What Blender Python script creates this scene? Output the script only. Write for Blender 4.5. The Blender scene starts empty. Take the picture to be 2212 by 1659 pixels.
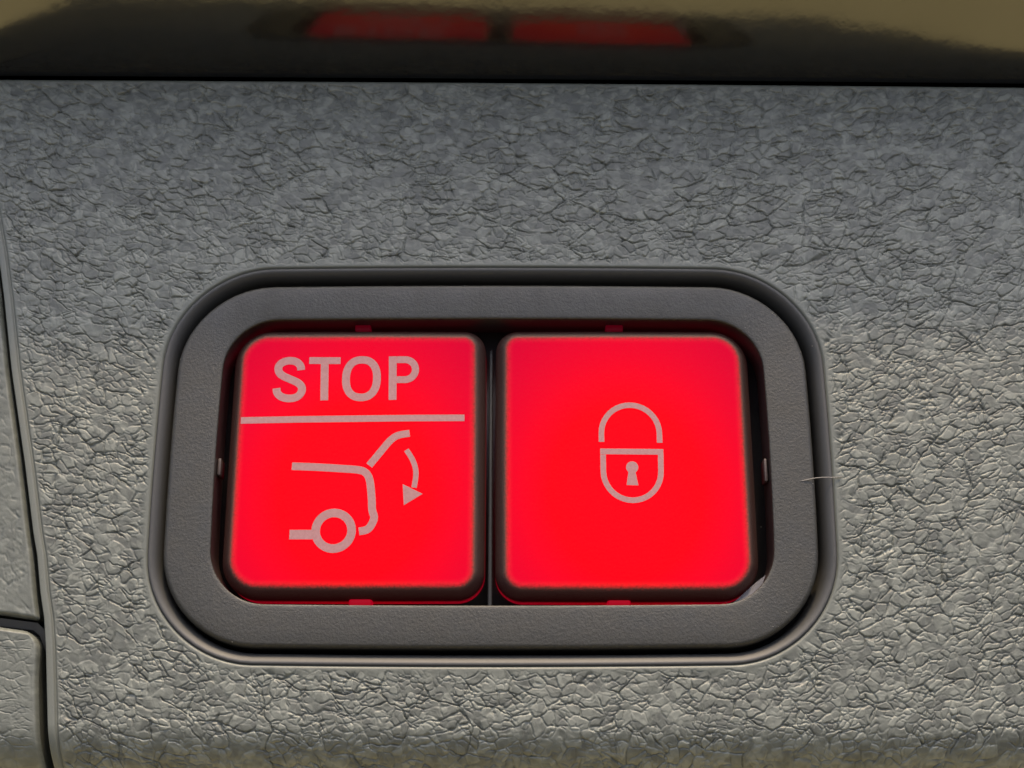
import bpy, math
import numpy as np
from mathutils import Vector

# ------------------------------------------------------------------ camera, sky, sun, exposure
U = 4e-5                                   # one drawing unit = 0.04 mm (the switch is about 58 mm wide)
def W(x, y, o):                            # panel drawing (x right, y up, o out of the panel) -> world metres
    return (x*U, -o*U, y*U)
sc = bpy.context.scene
col = sc.collection
PITCH = math.radians(18)
cam = bpy.data.cameras.new('camera'); cam.sensor_width = 36; cam.lens = 36*3000/2212
cam.clip_start = 0.005; cam.clip_end = 500
co = bpy.data.objects.new('camera', cam); col.objects.link(co)
co.location = (0, -3000*U*math.cos(PITCH), -3000*U*math.sin(PITCH))
co.rotation_euler = (math.radians(90)+PITCH, 0, 0)
sc.camera = co

SUN = Vector((0.06, -0.328, 0.94)).normalized()          # direction towards the sun
SUN_EL = math.asin(SUN.z)
world = bpy.data.worlds.new('World'); sc.world = world; world.use_nodes = True
wn = world.node_tree.nodes; wl = world.node_tree.links
bg = wn['Background']; bg.inputs['Strength'].default_value = 0.15
sky = wn.new('ShaderNodeTexSky'); sky.sky_type = 'NISHITA'; sky.sun_disc = False
sky.sun_elevation = SUN_EL; sky.sun_rotation = math.atan2(SUN.x, SUN.y)
sky.dust_density = 5.0; sky.air_density = .65
wl.new(sky.outputs['Color'], bg.inputs['Color'])
sl = bpy.data.lights.new('sun', 'SUN'); sl.energy = 1.45; sl.angle = math.radians(4); sl.color = (1.0, 0.74, 0.43)
so = bpy.data.objects.new('sun', sl); col.objects.link(so)
so.rotation_euler = SUN.to_track_quat('Z', 'Y').to_euler(); so.location = (0, -1, 2)
sc.view_settings.view_transform = 'Standard'; sc.view_settings.look = 'None'
sc.view_settings.exposure = 1.66; sc.view_settings.gamma = 1; sc.view_settings.use_curve_mapping = False

# ------------------------------------------------------------------ materials
def mat(name, base, rough=.5, ior=1.5, spec=.5):
    m = bpy.data.materials.new(name); m.use_nodes = True
    b = m.node_tree.nodes['Principled BSDF']
    b.inputs['Base Color'].default_value = (*base, 1); b.inputs['Roughness'].default_value = rough
    b.inputs['IOR'].default_value = ior; b.inputs['Specular IOR Level'].default_value = spec
    return m, m.node_tree.nodes, m.node_tree.links, b
def noise(n, l, scale, detail=3, rough=.55, vec=None):
    t = n.new('ShaderNodeTexNoise'); t.inputs['Scale'].default_value = scale
    t.inputs['Detail'].default_value = detail; t.inputs['Roughness'].default_value = rough
    if vec is None:
        tc = n.new('ShaderNodeTexCoord'); vec = tc.outputs['Object']
    l.new(vec, t.inputs['Vector']); return t.outputs['Fac']
def ramp(n, l, fac, stops):
    r = n.new('ShaderNodeValToRGB'); e = r.color_ramp.elements
    while len(e) < len(stops): e.new(.5)
    for q, (p, c) in zip(e, stops):
        q.position = p; q.color = (*c, 1) if len(c) == 3 else c
    l.new(fac, r.inputs['Fac']); return r.outputs['Color']
def bump(n, l, b, fac, dist, strength=1., prev=None):
    k = n.new('ShaderNodeBump'); k.inputs['Distance'].default_value = dist; k.inputs['Strength'].default_value = strength
    l.new(fac, k.inputs['Height'])
    if prev is not None: l.new(prev, k.inputs['Normal'])
    l.new(k.outputs['Normal'], b.inputs['Normal']); return k.outputs['Normal']

M = {}
# grained dark grey trim plastic (the grain itself is geometry)
m, n, l, b = mat('grained_plastic', (.06, .06, .058), .5)
pa = n.new('ShaderNodeAttribute'); pa.attribute_name = 'pebble'                               # every pebble has its own tone
l.new(ramp(n, l, pa.outputs['Fac'], [(.12, (.054, .058, .0475)), (.5, (.085, .091, .0745)), (.88, (.130, .138, .114))]), b.inputs['Base Color'])
l.new(ramp(n, l, noise(n, l, 1400, 3, .6), [(.3, (.46,)*3), (.75, (.6,)*3)]), b.inputs['Roughness'])
bump(n, l, b, noise(n, l, 4200, 3, .65), 3e-5, .5)
M['grain'] = m
# matte bezel plastic with a fine spark-eroded surface
m, n, l, b = mat('matte_bezel_plastic', (.04, .038, .034), .5)
l.new(ramp(n, l, noise(n, l, 1500, 6, .8), [(.3, (.0135, .0130, .0095)), (.72, (.0260, .0248, .0182))]), b.inputs['Base Color'])
bump(n, l, b, noise(n, l, 4200, 4, .7), 6e-5, .85)
l.new(ramp(n, l, noise(n, l, 260, 5, .7), [(.3, (.42,)*3), (.7, (.62,)*3)]), b.inputs['Roughness'])
M['bezel'] = m
# satin edge of the opening in the trim
m, n, l, b = mat('satin_lip_plastic', (.028, .028, .0255), .58)
bump(n, l, b, noise(n, l, 2600, 3, .6), 1e-5, .3)
M['lip'] = m
m, n, l, b = mat('black_housing_plastic', (.008, .008, .008), .45); M['black'] = m
m, n, l, b = mat('black_satin_wall', (.03, .022, .02), .3); M['wall'] = m
m, n, l, b = mat('grey_rib_plastic', (.009, .009, .009), .6, spec=.3); M['rib'] = m
# piano black lacquer with a little orange peel
m, n, l, b = mat('gloss_black_lacquer', (.003, .003, .003), .085, ior=1.62)
n1 = bump(n, l, b, noise(n, l, 160, 2, .5), 4e-5, .40)
bump(n, l, b, noise(n, l, 900, 2, .5), 1.2e-5, .35, n1)
M['gloss'] = m
# backlit key caps: smoked plastic whose light mask opens on the face ("lit" is that mask, plus an added skirt glow)
m, n, l, b = mat('backlit_red_keycap', (.02, .01, .008), .55, spec=.22)
at = n.new('ShaderNodeAttribute'); at.attribute_name = 'lit'
gr = noise(n, l, 5200, 3, .7)
mm = n.new('ShaderNodeMath'); mm.operation = 'MULTIPLY_ADD'; mm.inputs[1].default_value = .6; mm.inputs[2].default_value = -.3
l.new(gr, mm.inputs[0])
ad = n.new('ShaderNodeMath'); ad.operation = 'ADD'; l.new(at.outputs['Fac'], ad.inputs[0]); l.new(mm.outputs[0], ad.inputs[1])
mr = n.new('ShaderNodeMapRange'); mr.interpolation_type = 'SMOOTHSTEP'
mr.inputs['From Min'].default_value = .12; mr.inputs['From Max'].default_value = 1.0
mr.inputs['To Min'].default_value = 0.010; mr.inputs['To Max'].default_value = 1.0
l.new(ad.outputs[0], mr.inputs['Value'])
b.inputs['Emission Color'].default_value = (1, .0, .012, 1)
ga_ = n.new('ShaderNodeAttribute'); ga_.attribute_name = 'led'                              # brightness of the light guide behind the face
mu = n.new('ShaderNodeMath'); mu.operation = 'MULTIPLY'; l.new(mr.outputs['Result'], mu.inputs[0]); l.new(ga_.outputs['Fac'], mu.inputs[1])
l.new(mu.outputs[0], b.inputs['Emission Strength'])
l.new(ramp(n, l, ga_.outputs['Fac'], [(.23, (1, .0, .045)), (.345, (1, .0, .008))]), b.inputs['Emission Color'])
l.new(ramp(n, l, at.outputs['Fac'], [(.12, (.30,)*3), (.6, (.02,)*3)]), b.inputs['Specular IOR Level'])
l.new(ramp(n, l, at.outputs['Fac'], [(.05, (.016, .010, .007)), (.3, (.055, .034, .022)), (.6, (.06, .018, .012)), (1, (.01, .0006, .0006))]), b.inputs['Base Color'])  # tan rim colour stands in for the sheen along the cap edge
bump(n, l, b, noise(n, l, 3800, 4, .7), 5e-5, .8)
M['cap'] = m
# grey printing, a little red shining through
m, n, l, b = mat('grey_print', (.12, .085, .075), .6, spec=.3)
l.new(ramp(n, l, noise(n, l, 4200, 3, .7), [(.3, (.112, .080, .079)), (.7, (.150, .110, .108))]), b.inputs['Base Color'])
b.inputs['Emission Color'].default_value = (1, .26, .26, 1); b.inputs['Emission Strength'].default_value = .085
M['print'] = m
def red(name, s, c=(1, .0, .02)):
    m, n, l, b = mat(name, (.008, .0, .0), .5, spec=.1)
    b.inputs['Emission Color'].default_value = (*c, 1); b.inputs['Emission Strength'].default_value = s; return m
M['guide_dim'] = red('light_guide_dim', .02, (1, .0, .06)); M['guide'] = red('light_guide_bright', .12, (1, .0, .03))
m, n, l, b = mat('smoked_clip', (.05, .035, .03), .5); M['clip'] = m
m, n, l, b = mat('white_lint', (.19, .18, .165), .7); M['lint'] = m
m, n, l, b = mat('pale_chip_plastic', (.10, .10, .11), .28); M['cut'] = m  # brightness of the lit recess corner is put into this pale colour
# unseen ground below: asphalt kept dark to limit bounce, plus an added tan strip
m, n, l, b = mat('asphalt', (.05, .05, .048), .9)
l.new(ramp(n, l, noise(n, l, 40, 8, .7), [(.3, (.04, .04, .038)), (.7, (.06, .06, .057))]), b.inputs['Base Color'])
M['ground'] = m
m, n, l, b = mat('added_strip_tan', (.36, .31, .19), .9)
l.new(ramp(n, l, noise(n, l, 6, 8, .7), [(.3, (.40, .35, .155)), (.7, (.50, .44, .21))]), b.inputs['Base Color'])
M['tan_strip'] = m

# ------------------------------------------------------------------ mesh helpers
def link(name, verts, faces, m, parent=None, smooth=True):
    me = bpy.data.meshes.new(name); me.from_pydata([W(*v) for v in verts], [], faces)
    if smooth: me.polygons.foreach_set('use_smooth', [True]*len(me.polygons))
    me.materials.append(m); me.update()
    o = bpy.data.objects.new(name, me); col.objects.link(o); o.parent = parent
    return o
def tag(o, label=None, cat=None, group=None, kind=None):
    for k, v in (('label', label), ('category', cat), ('group', group), ('kind', kind)):
        if v: o[k] = v
    return o
def empty(name, loc):
    o = bpy.data.objects.new(name, None); o.empty_display_size = .01; col.objects.link(o); return o
def rrect(cx, cy, hw, hh, r, bx=0., by=0., off=0., ns=16, nc=14):
    """closed rounded rectangle; r = one radius or (tr, tl, bl, br); bx, by bow the sides; off grows it"""
    if not isinstance(r, tuple): r = (r,)*4
    hw2, hh2 = hw+off, hh+off; pts = []
    cs = [(1, 1, 0), (-1, 1, 90), (-1, -1, 180), (1, -1, 270)]
    P = []
    for (sx, sy, a0), rr in zip(cs, r):
        rr = max(rr+off, .5); X, Y = sx*(hw2-rr), sy*(hh2-rr)
        P.append([(X+rr*math.cos(math.radians(a0+90*k/nc)), Y+rr*math.sin(math.radians(a0+90*k/nc))) for k in range(nc+1)])
    for i in range(4):
        pts += P[i]
        a, c = P[i][-1], P[(i+1) % 4][0]
        pts += [(a[0]+(c[0]-a[0])*k/ns, a[1]+(c[1]-a[1])*k/ns) for k in range(1, ns)]
    return [(cx+x*(1+bx*(1-min(1, (y/hh2)**2))), cy+y*(1+by*(1-min(1, (x/hw2)**2)))) for x, y in pts]
def loft(rings, cap_first=False, cap_last=False):
    V = []; F = []; N = len(rings[0][0])
    for c, o in rings: V += [(x, y, o(x, y) if callable(o) else o) for x, y in c]
    for k in range(len(rings)-1):
        for i in range(N):
            j = (i+1) % N
            F.append((k*N+i, k*N+j, (k+1)*N+j, (k+1)*N+i))
    if cap_first: F.append(tuple(range(N))[::-1])
    if cap_last: F.append(tuple((len(rings)-1)*N+i for i in range(N)))
    return V, F
def box(x0, x1, y0, y1, o0, o1, bev=1.5):
    c = lambda d: rrect((x0+x1)/2, (y0+y1)/2, (x1-x0)/2, (y1-y0)/2, bev+1, off=-d, ns=2, nc=3)
    return loft([(c(0), o0), (c(0), o1-bev), (c(bev*.4), o1-bev*.3), (c(bev), o1)], cap_first=True, cap_last=True)
def chaikin(p, it=2, closed=False):
    for _ in range(it):
        q = []
        n_ = len(p)
        for i in range(n_ if closed else n_-1):
            a, c = p[i], p[(i+1) % n_]
            q += [(a[0]*.75+c[0]*.25, a[1]*.75+c[1]*.25), (a[0]*.25+c[0]*.75, a[1]*.25+c[1]*.75)]
        p = q if closed else [p[0]]+q+[p[-1]]
    return p
def stroke(p, w, surf, closed=False, h=1.4):
    """a printed line of width w along p, lying on surf(x, y)"""
    n_ = len(p); V = []; F = []
    for i in range(n_):
        if closed: a, c = p[i-1], p[(i+1) % n_]
        else: a, c = p[max(i-1, 0)], p[min(i+1, n_-1)]
        tx, ty = c[0]-a[0], c[1]-a[1]; L = math.hypot(tx, ty) or 1; nx, ny = -ty/L, tx/L
        k = 1.0
        if closed or 0 < i < n_-1:
            q, r_ = p[i-1], p[(i+1) % n_]
            d1 = (p[i][0]-q[0], p[i][1]-q[1]); L1 = math.hypot(*d1) or 1
            k = 1/max(.5, abs(nx*(-d1[1]/L1)+ny*(d1[0]/L1)))
        for s in (.5, -.5):
            x, y = p[i][0]+nx*w*s*k, p[i][1]+ny*w*s*k; z = surf(x, y)
            V += [(x, y, z+h), (x, y, z-.6)]
    for i in range(n_ if closed else n_-1):
        a, c = 4*i, 4*((i+1) % n_)
        F += [(a, a+2, c+2, c), (a, c, c+1, a+1), (a+2, a+3, c+3, c+2)]
    if not closed:
        e = 4*(n_-1); F += [(0, 1, 3, 2), (e, e+2, e+3, e+1)]
    return V, F
def merge(*vf):
    V = []; F = []
    for v, f in vf:
        k = len(V); V += v; F += [tuple(i+k for i in q) for q in f]
    return V, F
def fill(p, surf, h=1.4):
    V = [(x, y, surf(x, y)+h) for x, y in p]+[(x, y, surf(x, y)-.6) for x, y in p]; n_ = len(p)
    return V, [tuple(range(n_))]+[(i, i+n_, (i+1) % n_+n_, (i+1) % n_) for i in range(n_)]

# ------------------------------------------------------------------ leather grain (height field in drawing units)
def h2(ix, iy, s):
    a = (ix.astype(np.int64)*374761393+iy.astype(np.int64)*668265263+s*1274126177) & 0xffffffff
    a = ((a ^ (a >> 13))*1274126177) & 0xffffffff
    return ((a ^ (a >> 16)) & 0xffffff)/float(0x1000000)
def vnoise(x, y, s):
    ix, iy = np.floor(x), np.floor(y); fx, fy = x-ix, y-iy
    fx = fx*fx*(3-2*fx); fy = fy*fy*(3-2*fy)
    a = h2(ix, iy, s); b_ = h2(ix+1, iy, s); c = h2(ix, iy+1, s); d = h2(ix+1, iy+1, s)
    return (a+(b_-a)*fx)*(1-fy)+(c+(d-c)*fx)*fy-.5
def fbm(x, y, s, o=3):
    r = 0; a = 1.
    for k in range(o): r = r+a*vnoise(x*2**k, y*2**k, s+k); a *= .5
    return r
def voronoi(x, y, s, jit=.95):
    """distance to the nearest cell border, and the cell's own random number"""
    ix, iy = np.floor(x), np.floor(y)
    f1 = np.full(x.shape, 9.); f2 = np.full(x.shape, 9.); cid = np.zeros(x.shape)
    tx = np.zeros(x.shape); ty = np.zeros(x.shape)
    for dx in (-1, 0, 1):
        for dy in (-1, 0, 1):
            jx, jy = ix+dx, iy+dy
            px = jx+.5+jit*(h2(jx, jy, s)-.5); py = jy+.5+jit*(h2(jx, jy, s+7)-.5)
            d = np.hypot(px-x, py-y); near = d < f1
            f2 = np.where(near, f1, np.minimum(f2, d)); f1 = np.where(near, d, f1)
            cid = np.where(near, h2(jx, jy, s+13), cid); tx = np.where(near, x-px, tx); ty = np.where(near, y-py, ty)
    return f2-f1, cid, tx, ty
def smooth(a, b_, t):
    t = np.clip((t-a)/(b_-a), 0, 1); return t*t*(3-2*t)
def leather(x, y, cell=16., amp=1.):
    """returns the height and a random tone for each pebble"""
    wx = 12*fbm(x/46, y/46, 3)+4*fbm(x/14, y/14, 9, 2); wy = 12*fbm(x/46, y/46, 23)+4*fbm(x/14, y/14, 29, 2)
    X, Y = x+wx, y+wy
    sk = x/1100.                                             # the long creases fan out from the middle
    Ys_ = Y-.10*sk*X; Yk = Y-.26*sk*X
    e, c, tx, ty = voronoi(X/cell, Ys_/(cell*.78), 41)
    e2, c2, _, _ = voronoi(X/80., Yk/46., 77)
    e3, c3, tx3, ty3 = voronoi(X/30., Ys_/22., 191)
    k1 = .06+.94*smooth(-.12, .2, fbm(x/26, y/18, 301, 2)); k2 = smooth(-.12, .16, fbm(x/55, y/36, 311, 2)); k3 = .2+.8*smooth(-.16, .2, fbm(x/36, y/26, 321, 2))
    s1 = smooth(-.03, .26, e); s3 = smooth(-.01, .17, e3); s2 = smooth(0, .065, e2)
    h = -2.1*k1*(1-s1)+s1*(.9*(c-.5)+.6*(tx*np.sin(c*40)+ty*np.cos(c*40)))                         # small flat pebbles, each with its own height and tilt
    h += -3.2*k3*(1-s3)+s3*(1.0*(c3-.5)+.5*(tx3*np.sin(c3*50)+ty3*np.cos(c3*50)))                   # gathered into plateaus
    h += -4.2*k2*(1-s2)                                                                            # long broken creases
    h += .8*fbm(x/140, y/140, 61, 2)
    tone = .5+.55*(c-.5)*s1+.45*(c3-.5)+.4*fbm(x/12, y/9, 71, 2)
    return amp*h, np.clip(tone, 0, 1)
def grid(name, X, Y, O, m, parent=None, keep=None, top=None):
    nv, nu = X.shape
    co_ = np.stack([X*U, -O*U, Y*U], -1).reshape(-1, 3).astype(np.float32)
    i = np.arange(nv*nu).reshape(nv, nu)
    q = np.stack([i[:-1, :-1], i[1:, :-1], i[1:, 1:], i[:-1, 1:]], -1).reshape(-1, 4)
    if keep is not None: q = q[keep.reshape(-1)]
    used, inv = np.unique(q, return_inverse=True); q = inv.reshape(-1, 4).astype(np.int32); co_ = co_[used]
    me = bpy.data.meshes.new(name)
    me.vertices.add(len(co_)); me.vertices.foreach_set('co', co_.reshape(-1))
    me.loops.add(q.size); me.loops.foreach_set('vertex_index', q.reshape(-1))
    me.polygons.add(len(q)); me.polygons.foreach_set('loop_start', np.arange(0, q.size, 4, dtype=np.int32))
    me.update(calc_edges=True); me.polygons.foreach_set('use_smooth', np.ones(len(q), bool))
    me.materials.append(m); me.update()
    if top is not None:
        a = me.attributes.new('pebble', 'FLOAT', 'POINT'); a.data.foreach_set('value', top.reshape(-1)[used].astype(np.float32))
    o = bpy.data.objects.new(name, me); col.objects.link(o); o.parent = parent
    return o

# ------------------------------------------------------------------ ground far below, with an added tan strip to mirror in the lacquer
g = bpy.data.meshes.new('ground'); R_ = 200
g.from_pydata([(-R_, -R_, -1.3), (R_, -R_, -1.3), (R_, R_, -1.3), (-R_, R_, -1.3)], [], [(0, 1, 2, 3)])
g.materials.append(M['ground']); go = bpy.data.objects.new('ground', g); col.objects.link(go)
tag(go, 'dark asphalt ground far below the trim panel', kind='structure')
g = bpy.data.meshes.new('added_tan_strip')  # strip added for the tan reflection, kept small so little light bounces up
g.from_pydata([(-3, -.35, -1.296), (3, -.35, -1.296), (3, .7, -1.296), (-3, .7, -1.296)], [], [(0, 1, 2, 3)])
g.materials.append(M['tan_strip']); go = bpy.data.objects.new('added_tan_strip', g); col.objects.link(go)
tag(go, 'added tan ground strip, out of view, mirrored in the gloss black trim', kind='structure')

# ------------------------------------------------------------------ trim panel
CX, CY = -41., -164.5
HOLE = dict(cx=CX, cy=CY, hw=708, hh=429, r=222, bx=.015, by=.017)
def hole(off=0, **k): return rrect(**HOLE, off=off, **k)
def inside_dist(x, y):
    """signed distance (approx.) to the hole outline, negative inside"""
    hw, hh, r = HOLE['hw'], HOLE['hh'], HOLE['r']; px = x-CX; py = y-CY
    for _ in range(2):
        qx = px/(1+HOLE['bx']*(1-np.clip((py/hh)**2, 0, 1))); qy = py/(1+HOLE['by']*(1-np.clip((px/hw)**2, 0, 1)))
    dx = np.abs(qx)-hw+r; dy = np.abs(qy)-hh+r
    return np.hypot(np.maximum(dx, 0), np.maximum(dy, 0))+np.minimum(np.maximum(dx, dy), 0)-r
def macro(x, y):
    """large form of the trim: nearly flat, rolling away at the bottom"""
    t = np.maximum(0, -y-715); return -t*t/190.-6*np.maximum(0, (y-150)/600.)**2
seam_y = [-1000, -800, -565, -504, -452, -374, -326, -176, 31, 203, 314, 560, 800]
seam_x = [-905, -926, -956, -966, -979, -994, -1007, -1041, -1092, -1128, -1154, -1222, -1296]
def seam(y): return np.interp(y, seam_y, seam_x)
def right(y): return np.interp(y, [-1000, -880, -610, 70, 800], [1015, 1052, 1100, 1400, 1720])
def topline(x): return 748-.0088*x-.0000012*x*x
NX, NY = 1480, 1100
s = np.linspace(0, 1, NX)[None, :]; t = np.linspace(0, 1, NY)[:, None]
yy0 = 748+(-890-748)*t
X = seam(yy0)+3+s*(right(yy0)-seam(yy0)-3)
Y = topline(X)+(-890-topline(X))*t
d_l = X-(seam(Y)+3); d_t = topline(X)-Y; d_b = Y+890; d_r = right(Y)-X
dh = inside_dist(X, Y)
ga = smooth(23, 36, d_l)*smooth(5, 26, d_t)*smooth(4, 24, dh)*smooth(0, 40, d_r)
LH, LT = leather(X, Y)
O = macro(X, Y)+LH*ga; LT = .5+(LT-.5)*ga
O += 1.6*np.sqrt(np.clip(1-((d_l-10)/10.5)**2, 0, 1))*(d_l < 20.5)-4.5*np.exp(-((d_l-22)/2.6)**2)          # rolled bead beside the seam
O -= np.where(d_l < 6, (6-d_l)**2*.9, 0)
O -= np.where(d_t < 14, (14-d_t)**2*.10, 0)+np.where(d_b < 14, (14-d_b)**2*.2, 0)+np.where(d_r < 20, (20-d_r)**2*.12, 0)
O -= 5.0*np.exp(-((dh-0)/3.0)**2)                                                                         # parting line
O += .5*np.exp(-((dh-9)/6.)**2)-3.*np.maximum(0, -.5-dh)
dq = np.maximum(np.maximum(dh[:-1, :-1], dh[1:, 1:]), np.maximum(dh[1:, :-1], dh[:-1, 1:]))
panel = grid('trim_panel', X, Y, O, M['grain'], keep=dq > -6, top=LT)
tag(panel, 'large grey grained plastic trim panel surrounding the red-lit switch', 'trim panel', kind='thing')
# folded-back edges so that the panel has depth
def flange(name, pts, m, parent, depth=150):
    V = [(x, y, o-1) for x, y, o in pts]+[(x, y, o-depth) for x, y, o in pts]; n_ = len(pts)
    return link(name, V, [(i, i+1, i+1+n_, i+n_) for i in range(n_-1)], m, parent)
ed = [(float(X[k, 0]), float(Y[k, 0]), float(O[k, 0])) for k in range(0, NY, 10)]
ed += [(float(X[-1, k]), float(Y[-1, k]), float(O[-1, k])) for k in range(0, NX, 8)]
ed += [(float(X[k, -1]), float(Y[k, -1]), float(O[k, -1])) for k in range(NY-1, -1, -8)]
flange('edge_return', ed, M['grain'], panel)

# two neighbouring trim pieces on the left, with finer grain
def side_piece(name, ytop, ybot, gap, rc, label):
    """ytop(x), ybot(x): its upper and lower ends; gap to the seam; rc = corner radius at the seam"""
    nx, ny = 150, 420
    s_ = np.linspace(0, 1, nx)[None, :]; t_ = np.linspace(0, 1, ny)[:, None]
    xs = -1420+s_*np.ones((ny, 1))*0
    yt = ytop(-1000); yb = ybot(-1000)
    y0 = yt+(yb-yt)*t_
    xr_ = seam(y0)-gap(y0)
    # round the corners next to the seam
    for q in ((yt-y0), (y0-yb)):
        k = np.clip((rc-q)/rc, 0, 1); xr_ = xr_-rc*(1-np.sqrt(np.clip(1-k*k, 0, 1)))
    Xs = -1420+(xr_+1420)*(s_**.6)
    Ys = ytop(Xs)+(ybot(Xs)-ytop(Xs))*t_
    de = np.minimum(xr_-Xs, np.minimum(ytop(Xs)-Ys, Ys-ybot(Xs)))
    lh, lt = leather(Xs+500, Ys+900, 15.)
    Os = macro(Xs, Ys)-3+.40*lh*smooth(6, 22, de)
    Os -= np.where(de < 9, (9-de)**2*.16, 0)
    o = grid(name, Xs, Ys, Os, M['grain'], top=.5+.5*(lt-.5))
    rim = [(float(Xs[0, k]), float(Ys[0, k]), float(Os[0, k])) for k in range(0, nx, 4)]
    rim += [(float(Xs[k, -1]), float(Ys[k, -1]), float(Os[k, -1])) for k in range(0, ny, 3)]
    rim += [(float(Xs[-1, k]), float(Ys[-1, k]), float(Os[-1, k])) for k in range(nx-1, -1, -4)]
    flange('edge_return', rim, M['grain'], o, 120)
    return tag(o, label, 'trim panel', 'trim pieces left of the seam', kind='thing')
up = side_piece('side_trim', lambda x: 700+0*x, lambda x: -506-.15*(x+984)+0*x, lambda y: 4+0*y, 8,
                'smooth grey side trim above the short horizontal gap at left edge')
lo = side_piece('side_trim', lambda x: -530-.14*(x+984)+0*x, lambda x: -900+0*x, lambda y: 7+6*smooth(540, 640, -y), 34,
                'lower left grey side trim with rounded corner below the horizontal gap')
V = [(-1420, -455, -14), (-975, -512, -14), (-962, -524, -16), (-955, -545, -20), (-940, -600, -30),
     (-1420, -472, -22), (-985, -526, -22), (-972, -536, -24), (-963, -556, -28), (-948, -600, -40)]
fl = link('shut_line_flange', V, [(i, i+1, i+6, i+5) for i in range(4)], M['lip'], lo)
# dark carrier that closes the gaps behind the trim pieces
V, F = box(-1420, -850, -900, 740, -190, -170)
link('carrier', V, F, M['black'], panel)
V, F = box(-850, 1000, -880, 740, -190, -170)
link('carrier', V, F, M['black'], panel)

# ------------------------------------------------------------------ gloss black trim above: an overhang that mirrors the switch
NXG = 60; prof = []
ANG = math.radians(25.5)
for k in range(0, 41):
    r_ = 320*k/40.; prof.append((r_*math.cos(ANG)-14, 6+r_*math.sin(ANG)))          # (o, y above the panel's top line)
e_o, e_y = prof[-1]
for a in range(1, 10):                                                           # rounded outer edge
    th = ANG-math.pi/2+math.radians(18*a); prof.append((e_o+22*(math.cos(th)-math.cos(ANG-math.pi/2)), e_y+22*(math.sin(th)-math.sin(ANG-math.pi/2))))
prof += [(prof[-1][0]-150, prof[-1][1]+60), (-200, prof[-1][1]+120), (-200, 6)]
V = []; F = []
xs = np.linspace(-1700, 1900, NXG)
for x in xs:
    tl = float(topline(x)) if -1500 < x < 1500 else float(topline(math.copysign(1500, x)))
    ext = 1-.00004*x                                                              # a little deeper on the left
    for o_, y_ in prof: V.append((float(x), tl+y_, o_*ext if o_ > 0 else o_))
n_ = len(prof)
for i in range(NXG-1):
    for k in range(n_-1): F.append((i*n_+k, i*n_+k+1, (i+1)*n_+k+1, (i+1)*n_+k))
F.append(tuple(range(n_))); F.append(tuple((NXG-1)*n_+k for k in range(n_))[::-1])
gl = link('gloss_trim', V, F, M['gloss'])
tag(gl, 'gloss black lacquered trim strip along the top reflecting the red switch', 'trim strip', kind='thing')

# ------------------------------------------------------------------ the switch
sw = empty('switch_unit', W(CX, CY, -60))
tag(sw, 'twin tailgate switch with two red-lit push buttons in a grey rounded bezel', 'switch')
bpy.context.view_layer.update()
def part(name, vf, m, parent=sw, smooth=True):
    o = link(name, vf[0], vf[1], m, parent, smooth)
    if parent is sw: o.matrix_parent_inverse = sw.matrix_world.inverted()
    return o
# satin lip rolling from the trim down into the groove
lipr = [(4, -9), (1.5, -5), (-.5, -1.4), (-3, 0), (-7, -1.2), (-11, -4), (-15, -8), (-18.5, -13), (-21.5, -19.5), (-24, -28), (-25.5, -40), (-26, -90)]
part('outer_lip', loft([(hole(a), o_) for a, o_ in lipr]), M['lip'])
# bezel
def bez(tt, off=0):
    a = rrect(CX, CY+1, 582, 310, 112, .012, .014, off); c = rrect(CX-3, CY-3, 673, 391, 190, .015, .017, off)
    return [(p[0]+(q[0]-p[0])*tt, p[1]+(q[1]-p[1])*tt) for p, q in zip(a, c)]
part('inner_wall', loft([(bez(0, 1), -95), (bez(0, .6), -50), (bez(0, .2), -5.5)]), M['wall'])
rg = [(bez(0, .2), -5.5), (bez(0, .4), -2.4), (bez(0, 1.4), -.7), (bez(0, 3), 0)]
rg += [(bez(.1), .6), (bez(.3), 1.2), (bez(.5), 1.6), (bez(.7), 1.5), (bez(.9), .6)]
for a in range(1, 8):
    th = math.radians(90*a/7); rg.append((bez(.9+.1*math.sin(th), 2*math.sin(th)), .6-13*(1-math.cos(th))))
rg += [(bez(1, 2), -50), (bez(1, 2), -95)]
part('bezel', loft(rg), M['bezel'])
# dark housing behind everything
part('housing', loft([(hole(-20), -92), (hole(-20), -120)], cap_first=True, cap_last=True), M['black'])

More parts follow.
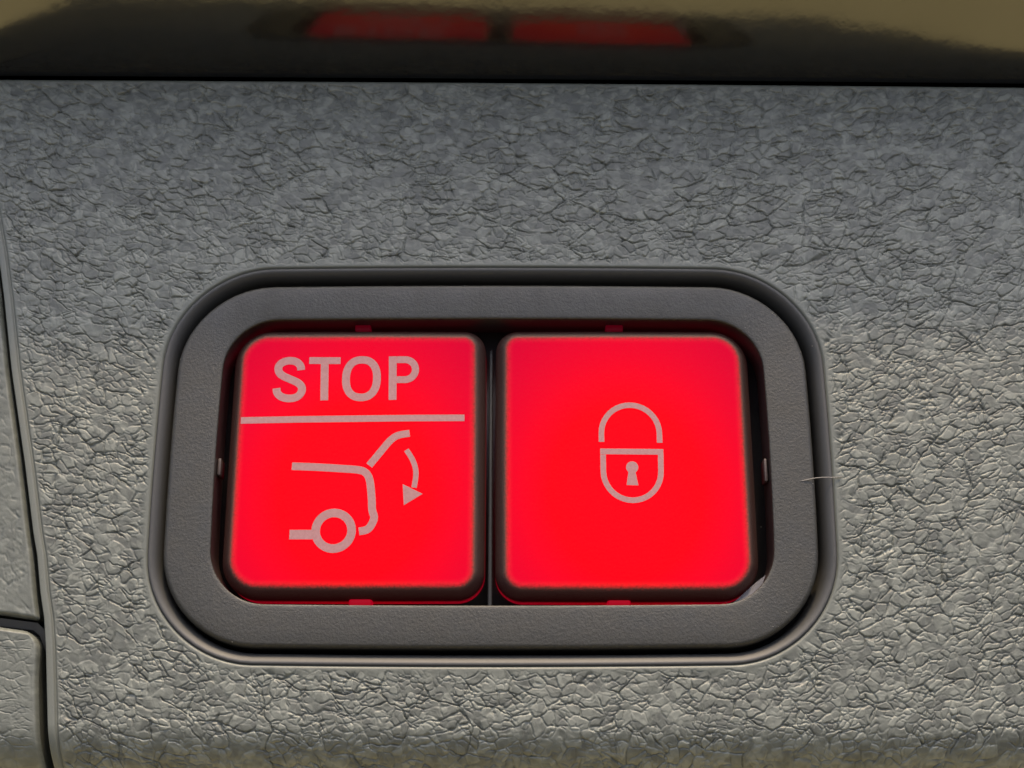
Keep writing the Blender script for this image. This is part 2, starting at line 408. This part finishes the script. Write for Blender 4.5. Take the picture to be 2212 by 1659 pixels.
# push buttons
def make_button(x0, x1, y0, y1, radii, crown):
    cx, cy, hw, hh = (x0+x1)/2, (y0+y1)/2, (x1-x0)/2, (y1-y0)/2
    def surf(x, y):
        a = max(0, 1-((x-cx)/hw)**2); c = max(0, 1-((y-cy)/hh)**2); return -7+crown*(a*c)**.6
    rr = lambda off: rrect(cx, cy, hw, hh, radii, .004, .004, off)
    rings = [(rr(25), -90, .42), (rr(25), -62, .36), (rr(25), -48, .12), (rr(24.4), -38, 0), (rr(22.5), -31.5, 0), (rr(19), -25, 0), (rr(14.5), -18.6, .02),  # lowest skirt rings glow too, added to redden the recess
             (rr(10), -13.6, .07), (rr(6), -10.4, .18), (rr(3), -8.7, .34), (rr(0), -7.4, .54), (rr(-3), -6.8, .72), (rr(-7), surf, .88), (rr(-10.5), surf, .97), (rr(-14), surf, 1)]
    base = rr(-14)
    for k in (.93, .86, .78, .68, .56, .44, .32, .2, .08): rings.append(([(cx+(x-cx)*k, cy+(y-cy)*k) for x, y in base], surf, 1))
    V, F = loft([(c, o_) for c, o_, _ in rings], cap_last=True)
    o = part('push_button', (V, F), M['cap'])
    N = len(base); lit = np.repeat([r_[2] for r_ in rings], N).astype(np.float32)
    a = o.data.attributes.new('lit', 'FLOAT', 'POINT'); a.data.foreach_set('value', lit)
    xy = np.array([(v[0], v[1]) for v in V]); q = ((xy[:, 0]-cx)/(hw*1.15))**2+((xy[:, 1]-cy+70)/(hh*1.25))**2     # light source low behind the middle of the cap
    a = o.data.attributes.new('led', 'FLOAT', 'POINT'); a.data.foreach_set('value', (.39/(1+.42*q)).astype(np.float32))
    return o, surf
bl, surf_l = make_button(-583, -83, -435, 108, (22, 54, 56, 32), 4)
br, surf_r = make_button(-10, 492, -437, 108, (54, 22, 32, 56), 4)
bl['label'] = 'left red-lit button printed STOP over a closing tailgate symbol'
br['label'] = 'right red-lit button printed with an open padlock outline'
def printed(name, vf, parent, label=None):
    o = link(name, vf[0], vf[1], M['print'], parent, smooth=False)
    o.matrix_parent_inverse = (sw.matrix_world).inverted()@sw.matrix_world
    if label: o['label'] = label
    return o
# STOP
SW_ = 17.
S = [(-457.6, 33), (-459, 43), (-468, 52.5), (-482.6, 55.5), (-497, 52.5), (-507.5, 43), (-507, 30), (-499, 20.5), (-481, 12.5), (-462, 4), (-453.5, -6), (-454, -18), (-463, -29), (-480, -32.5), (-497, -29), (-507.5, -19.5), (-509, -8.5)]
printed('letter', stroke(chaikin(S, 2), SW_, surf_l), bl, 'letter S')
printed('letter', merge(stroke([(-441, 55), (-373, 54.6)], 15.5, surf_l), stroke([(-407, 47.4), (-404.5, -36)], SW_, surf_l)), bl, 'letter T')
oc = [(-326+33.5*math.copysign(abs(math.cos(a))**.86, math.cos(a)), 13.5+43*math.copysign(abs(math.sin(a))**.86, math.sin(a))) for a in [2*math.pi*k/48 for k in range(48)]]
printed('letter', stroke(oc, SW_, surf_l, closed=True), bl, 'letter O')
bowl = [(-250.6, 57)]+[(-232+22.5*math.cos(math.radians(a)), 34+23*math.sin(math.radians(a))) for a in range(90, -91, -12)]+[(-249.6, 11)]
printed('letter', merge(stroke([(-259.6, 64.6), (-257.4, -35)], SW_, surf_l), stroke(bowl, 15.5, surf_l)), bl, 'letter P')
printed('divider_line', stroke([(-582, -80.5), (-460, -78.8), (-340, -77.5), (-220, -76), (-102, -74.8)], 14.5, surf_l), bl)
roof = chaikin([(-467, -182.5), (-414, -184.5), (-359, -188), (-322, -190.5), (-308, -197), (-300.5, -212), (-297, -237), (-294.7, -261), (-294, -279), (-287.5, -294), (-296, -313), (-304, -320.5), (-320, -323)], 2)
ring = [(-373+37.6*math.cos(2*math.pi*k/56), -321.5+37.8*math.sin(2*math.pi*k/56)) for k in range(56)]
printed('tailgate_symbol', merge(stroke(roof, 16.5, surf_l), stroke(chaikin([(-303, -181), (-281.6, -153.5), (-260, -125), (-244, -113.4), (-218.8, -110)], 2), 15.5, surf_l),
        stroke(ring, 18, surf_l, closed=True), stroke([(-465, -329.7), (-440, -329.7), (-417, -329.7)], 20, surf_l)), bl)
printed('closing_arrow', merge(stroke(chaikin([(-225, -146.6), (-212.5, -165), (-204.6, -185), (-203, -203), (-206.8, -229)], 2), 11.5, surf_l), fill([(-231, -221.5), (-227.7, -267), (-188.5, -242.5)], surf_l)), bl)
# padlock
sh = [(191, -129)]+[(253+62*math.cos(math.radians(a)), -110+63*math.sin(math.radians(a))) for a in range(180, -1, -9)]+[(315, -131)]
printed('shackle', stroke(sh, 12, surf_r), br)
body = [(193.6, -157)]+[(254.5+61*math.cos(math.radians(a)), -194+62.5*math.sin(math.radians(a))) for a in range(180, 361, 9)]+[(316.3, -157)]
printed('padlock_body', merge(stroke([(187.6, -150), (255, -150.6), (322.2, -151.2)], 12.5, surf_r), stroke(body, 12, surf_r)), br)
kh = [(254.8+13*math.cos(math.radians(a)), -185+13*math.sin(math.radians(a))) for a in range(-58, 239, 12)]
printed('keyhole', fill([(267, -224.5)]+kh+[(242, -223.5)], surf_r), br)

# rib between the buttons, light guides, clips, pale corner chip
V = []
for y, o_, wd in ((100, -60, 2.5), (92, -50, 3), (84, -46, 4), (-200, -36, 4), (-440, -27, 4.5), (-476, -25, 4.5)):
    V += [(-46-wd, y, -92), (-46-wd, y, o_-2), (-46-wd*.5, y, o_), (-46+wd*.5, y, o_), (-46+wd, y, o_-2), (-46+wd, y, -92)]
F = [(6*i+k, 6*i+k+1, 6*i+k+7, 6*i+k+6) for i in range(5) for k in range(5)]+[(0, 1, 2, 3, 4, 5)]
part('centre_rib', (V, F), M['rib'])
for x, w_ in ((-331, 17), (227, 19)): part('light_guide', box(x-w_, x+w_, 137, 151, -70, -40), M['guide_dim'])
for x, w_ in ((-316, 24), (223, 24)):
    part('light_guide', box(x-w_, x+w_, -475, -455, -70, -36, 5), M['guide'])
part('clip', box(-629, -622, -197, -160, -60, -22), M['clip'])
part('clip', box(539, 546, -210, -160, -60, -24), M['clip'])
V = [(452, -474, -3), (478, -467, -3), (500, -453, -3), (517, -434, -3), (525, -415, -4), (468, -466, -26), (486, -455, -27), (501, -440, -27), (511, -424, -26), (452, -474, -30), (525, -415, -34)]
part('pale_corner_chip', (V, [(0, 1, 5), (1, 2, 6, 5), (2, 3, 7, 6), (3, 4, 8, 7), (0, 5, 9), (4, 10, 8), (5, 6, 7, 8, 10, 9)]), M['cut'])

# ------------------------------------------------------------------ a bit of lint caught on the bezel edge
def tube(p, r, k=6):
    V = []; F = []
    for i, q in enumerate(p):
        rr = r*(.35 if i in (0, len(p)-1) else 1)
        for a in range(k): V.append((q[0], q[1]+rr*math.cos(2*math.pi*a/k), q[2]+rr*math.sin(2*math.pi*a/k)))
    for i in range(len(p)-1):
        for a in range(k): F.append((i*k+a, i*k+(a+1) % k, (i+1)*k+(a+1) % k, (i+1)*k+a))
    return V, F
lint = link('lint_fibre', *tube([(608, -216, 2.2), (622, -213.5, 2.6), (638, -210.4, 4), (655, -209, 6), (672, -208.8, 5), (688, -208, 3.2), (698, -206, 2)], .9), M['lint'])
tag(lint, 'fine pale lint fibre lying across the groove right of the lock button', 'lint')

# ------------------------------------------------------------------ specks of dust
rng = np.random.default_rng(5); V = []; F = []
spots = [(-731, 49, -6), (622, 60, 1.2), (330, -540, 1.4), (655, 88, -3), (-590, -300, -16), (524, -310, -20)]
for k in range(70):
    tt = rng.uniform(.03, .97) if k % 3 else rng.uniform(.9, .99); c_ = bez(tt); p_ = c_[rng.integers(0, len(c_))]; spots.append((p_[0]+rng.uniform(-6, 6), p_[1]+rng.uniform(-6, 6), .6))
for x, y, o_ in spots:
    k = len(V); r_ = .5+1.1*rng.uniform(0, 1)**3; a0 = rng.uniform(0, 6.3)
    for q in range(5): V.append((x+r_*rng.uniform(.6, 1.5)*math.cos(a0+q*1.257), y+r_*rng.uniform(.4, .9)*math.sin(a0+q*1.257), o_+rng.uniform(0, .6)))
    V += [(x, y, o_+1.3), (x, y, o_-1)]
    F += [(k+q, k+(q+1) % 5, k+5) for q in range(5)]+[(k+(q+1) % 5, k+q, k+6) for q in range(5)]
du = link('dust', V, F, M['lint'], smooth=False)
tag(du, 'pale specks of dust scattered over the switch bezel and groove', 'dust', kind='stuff')
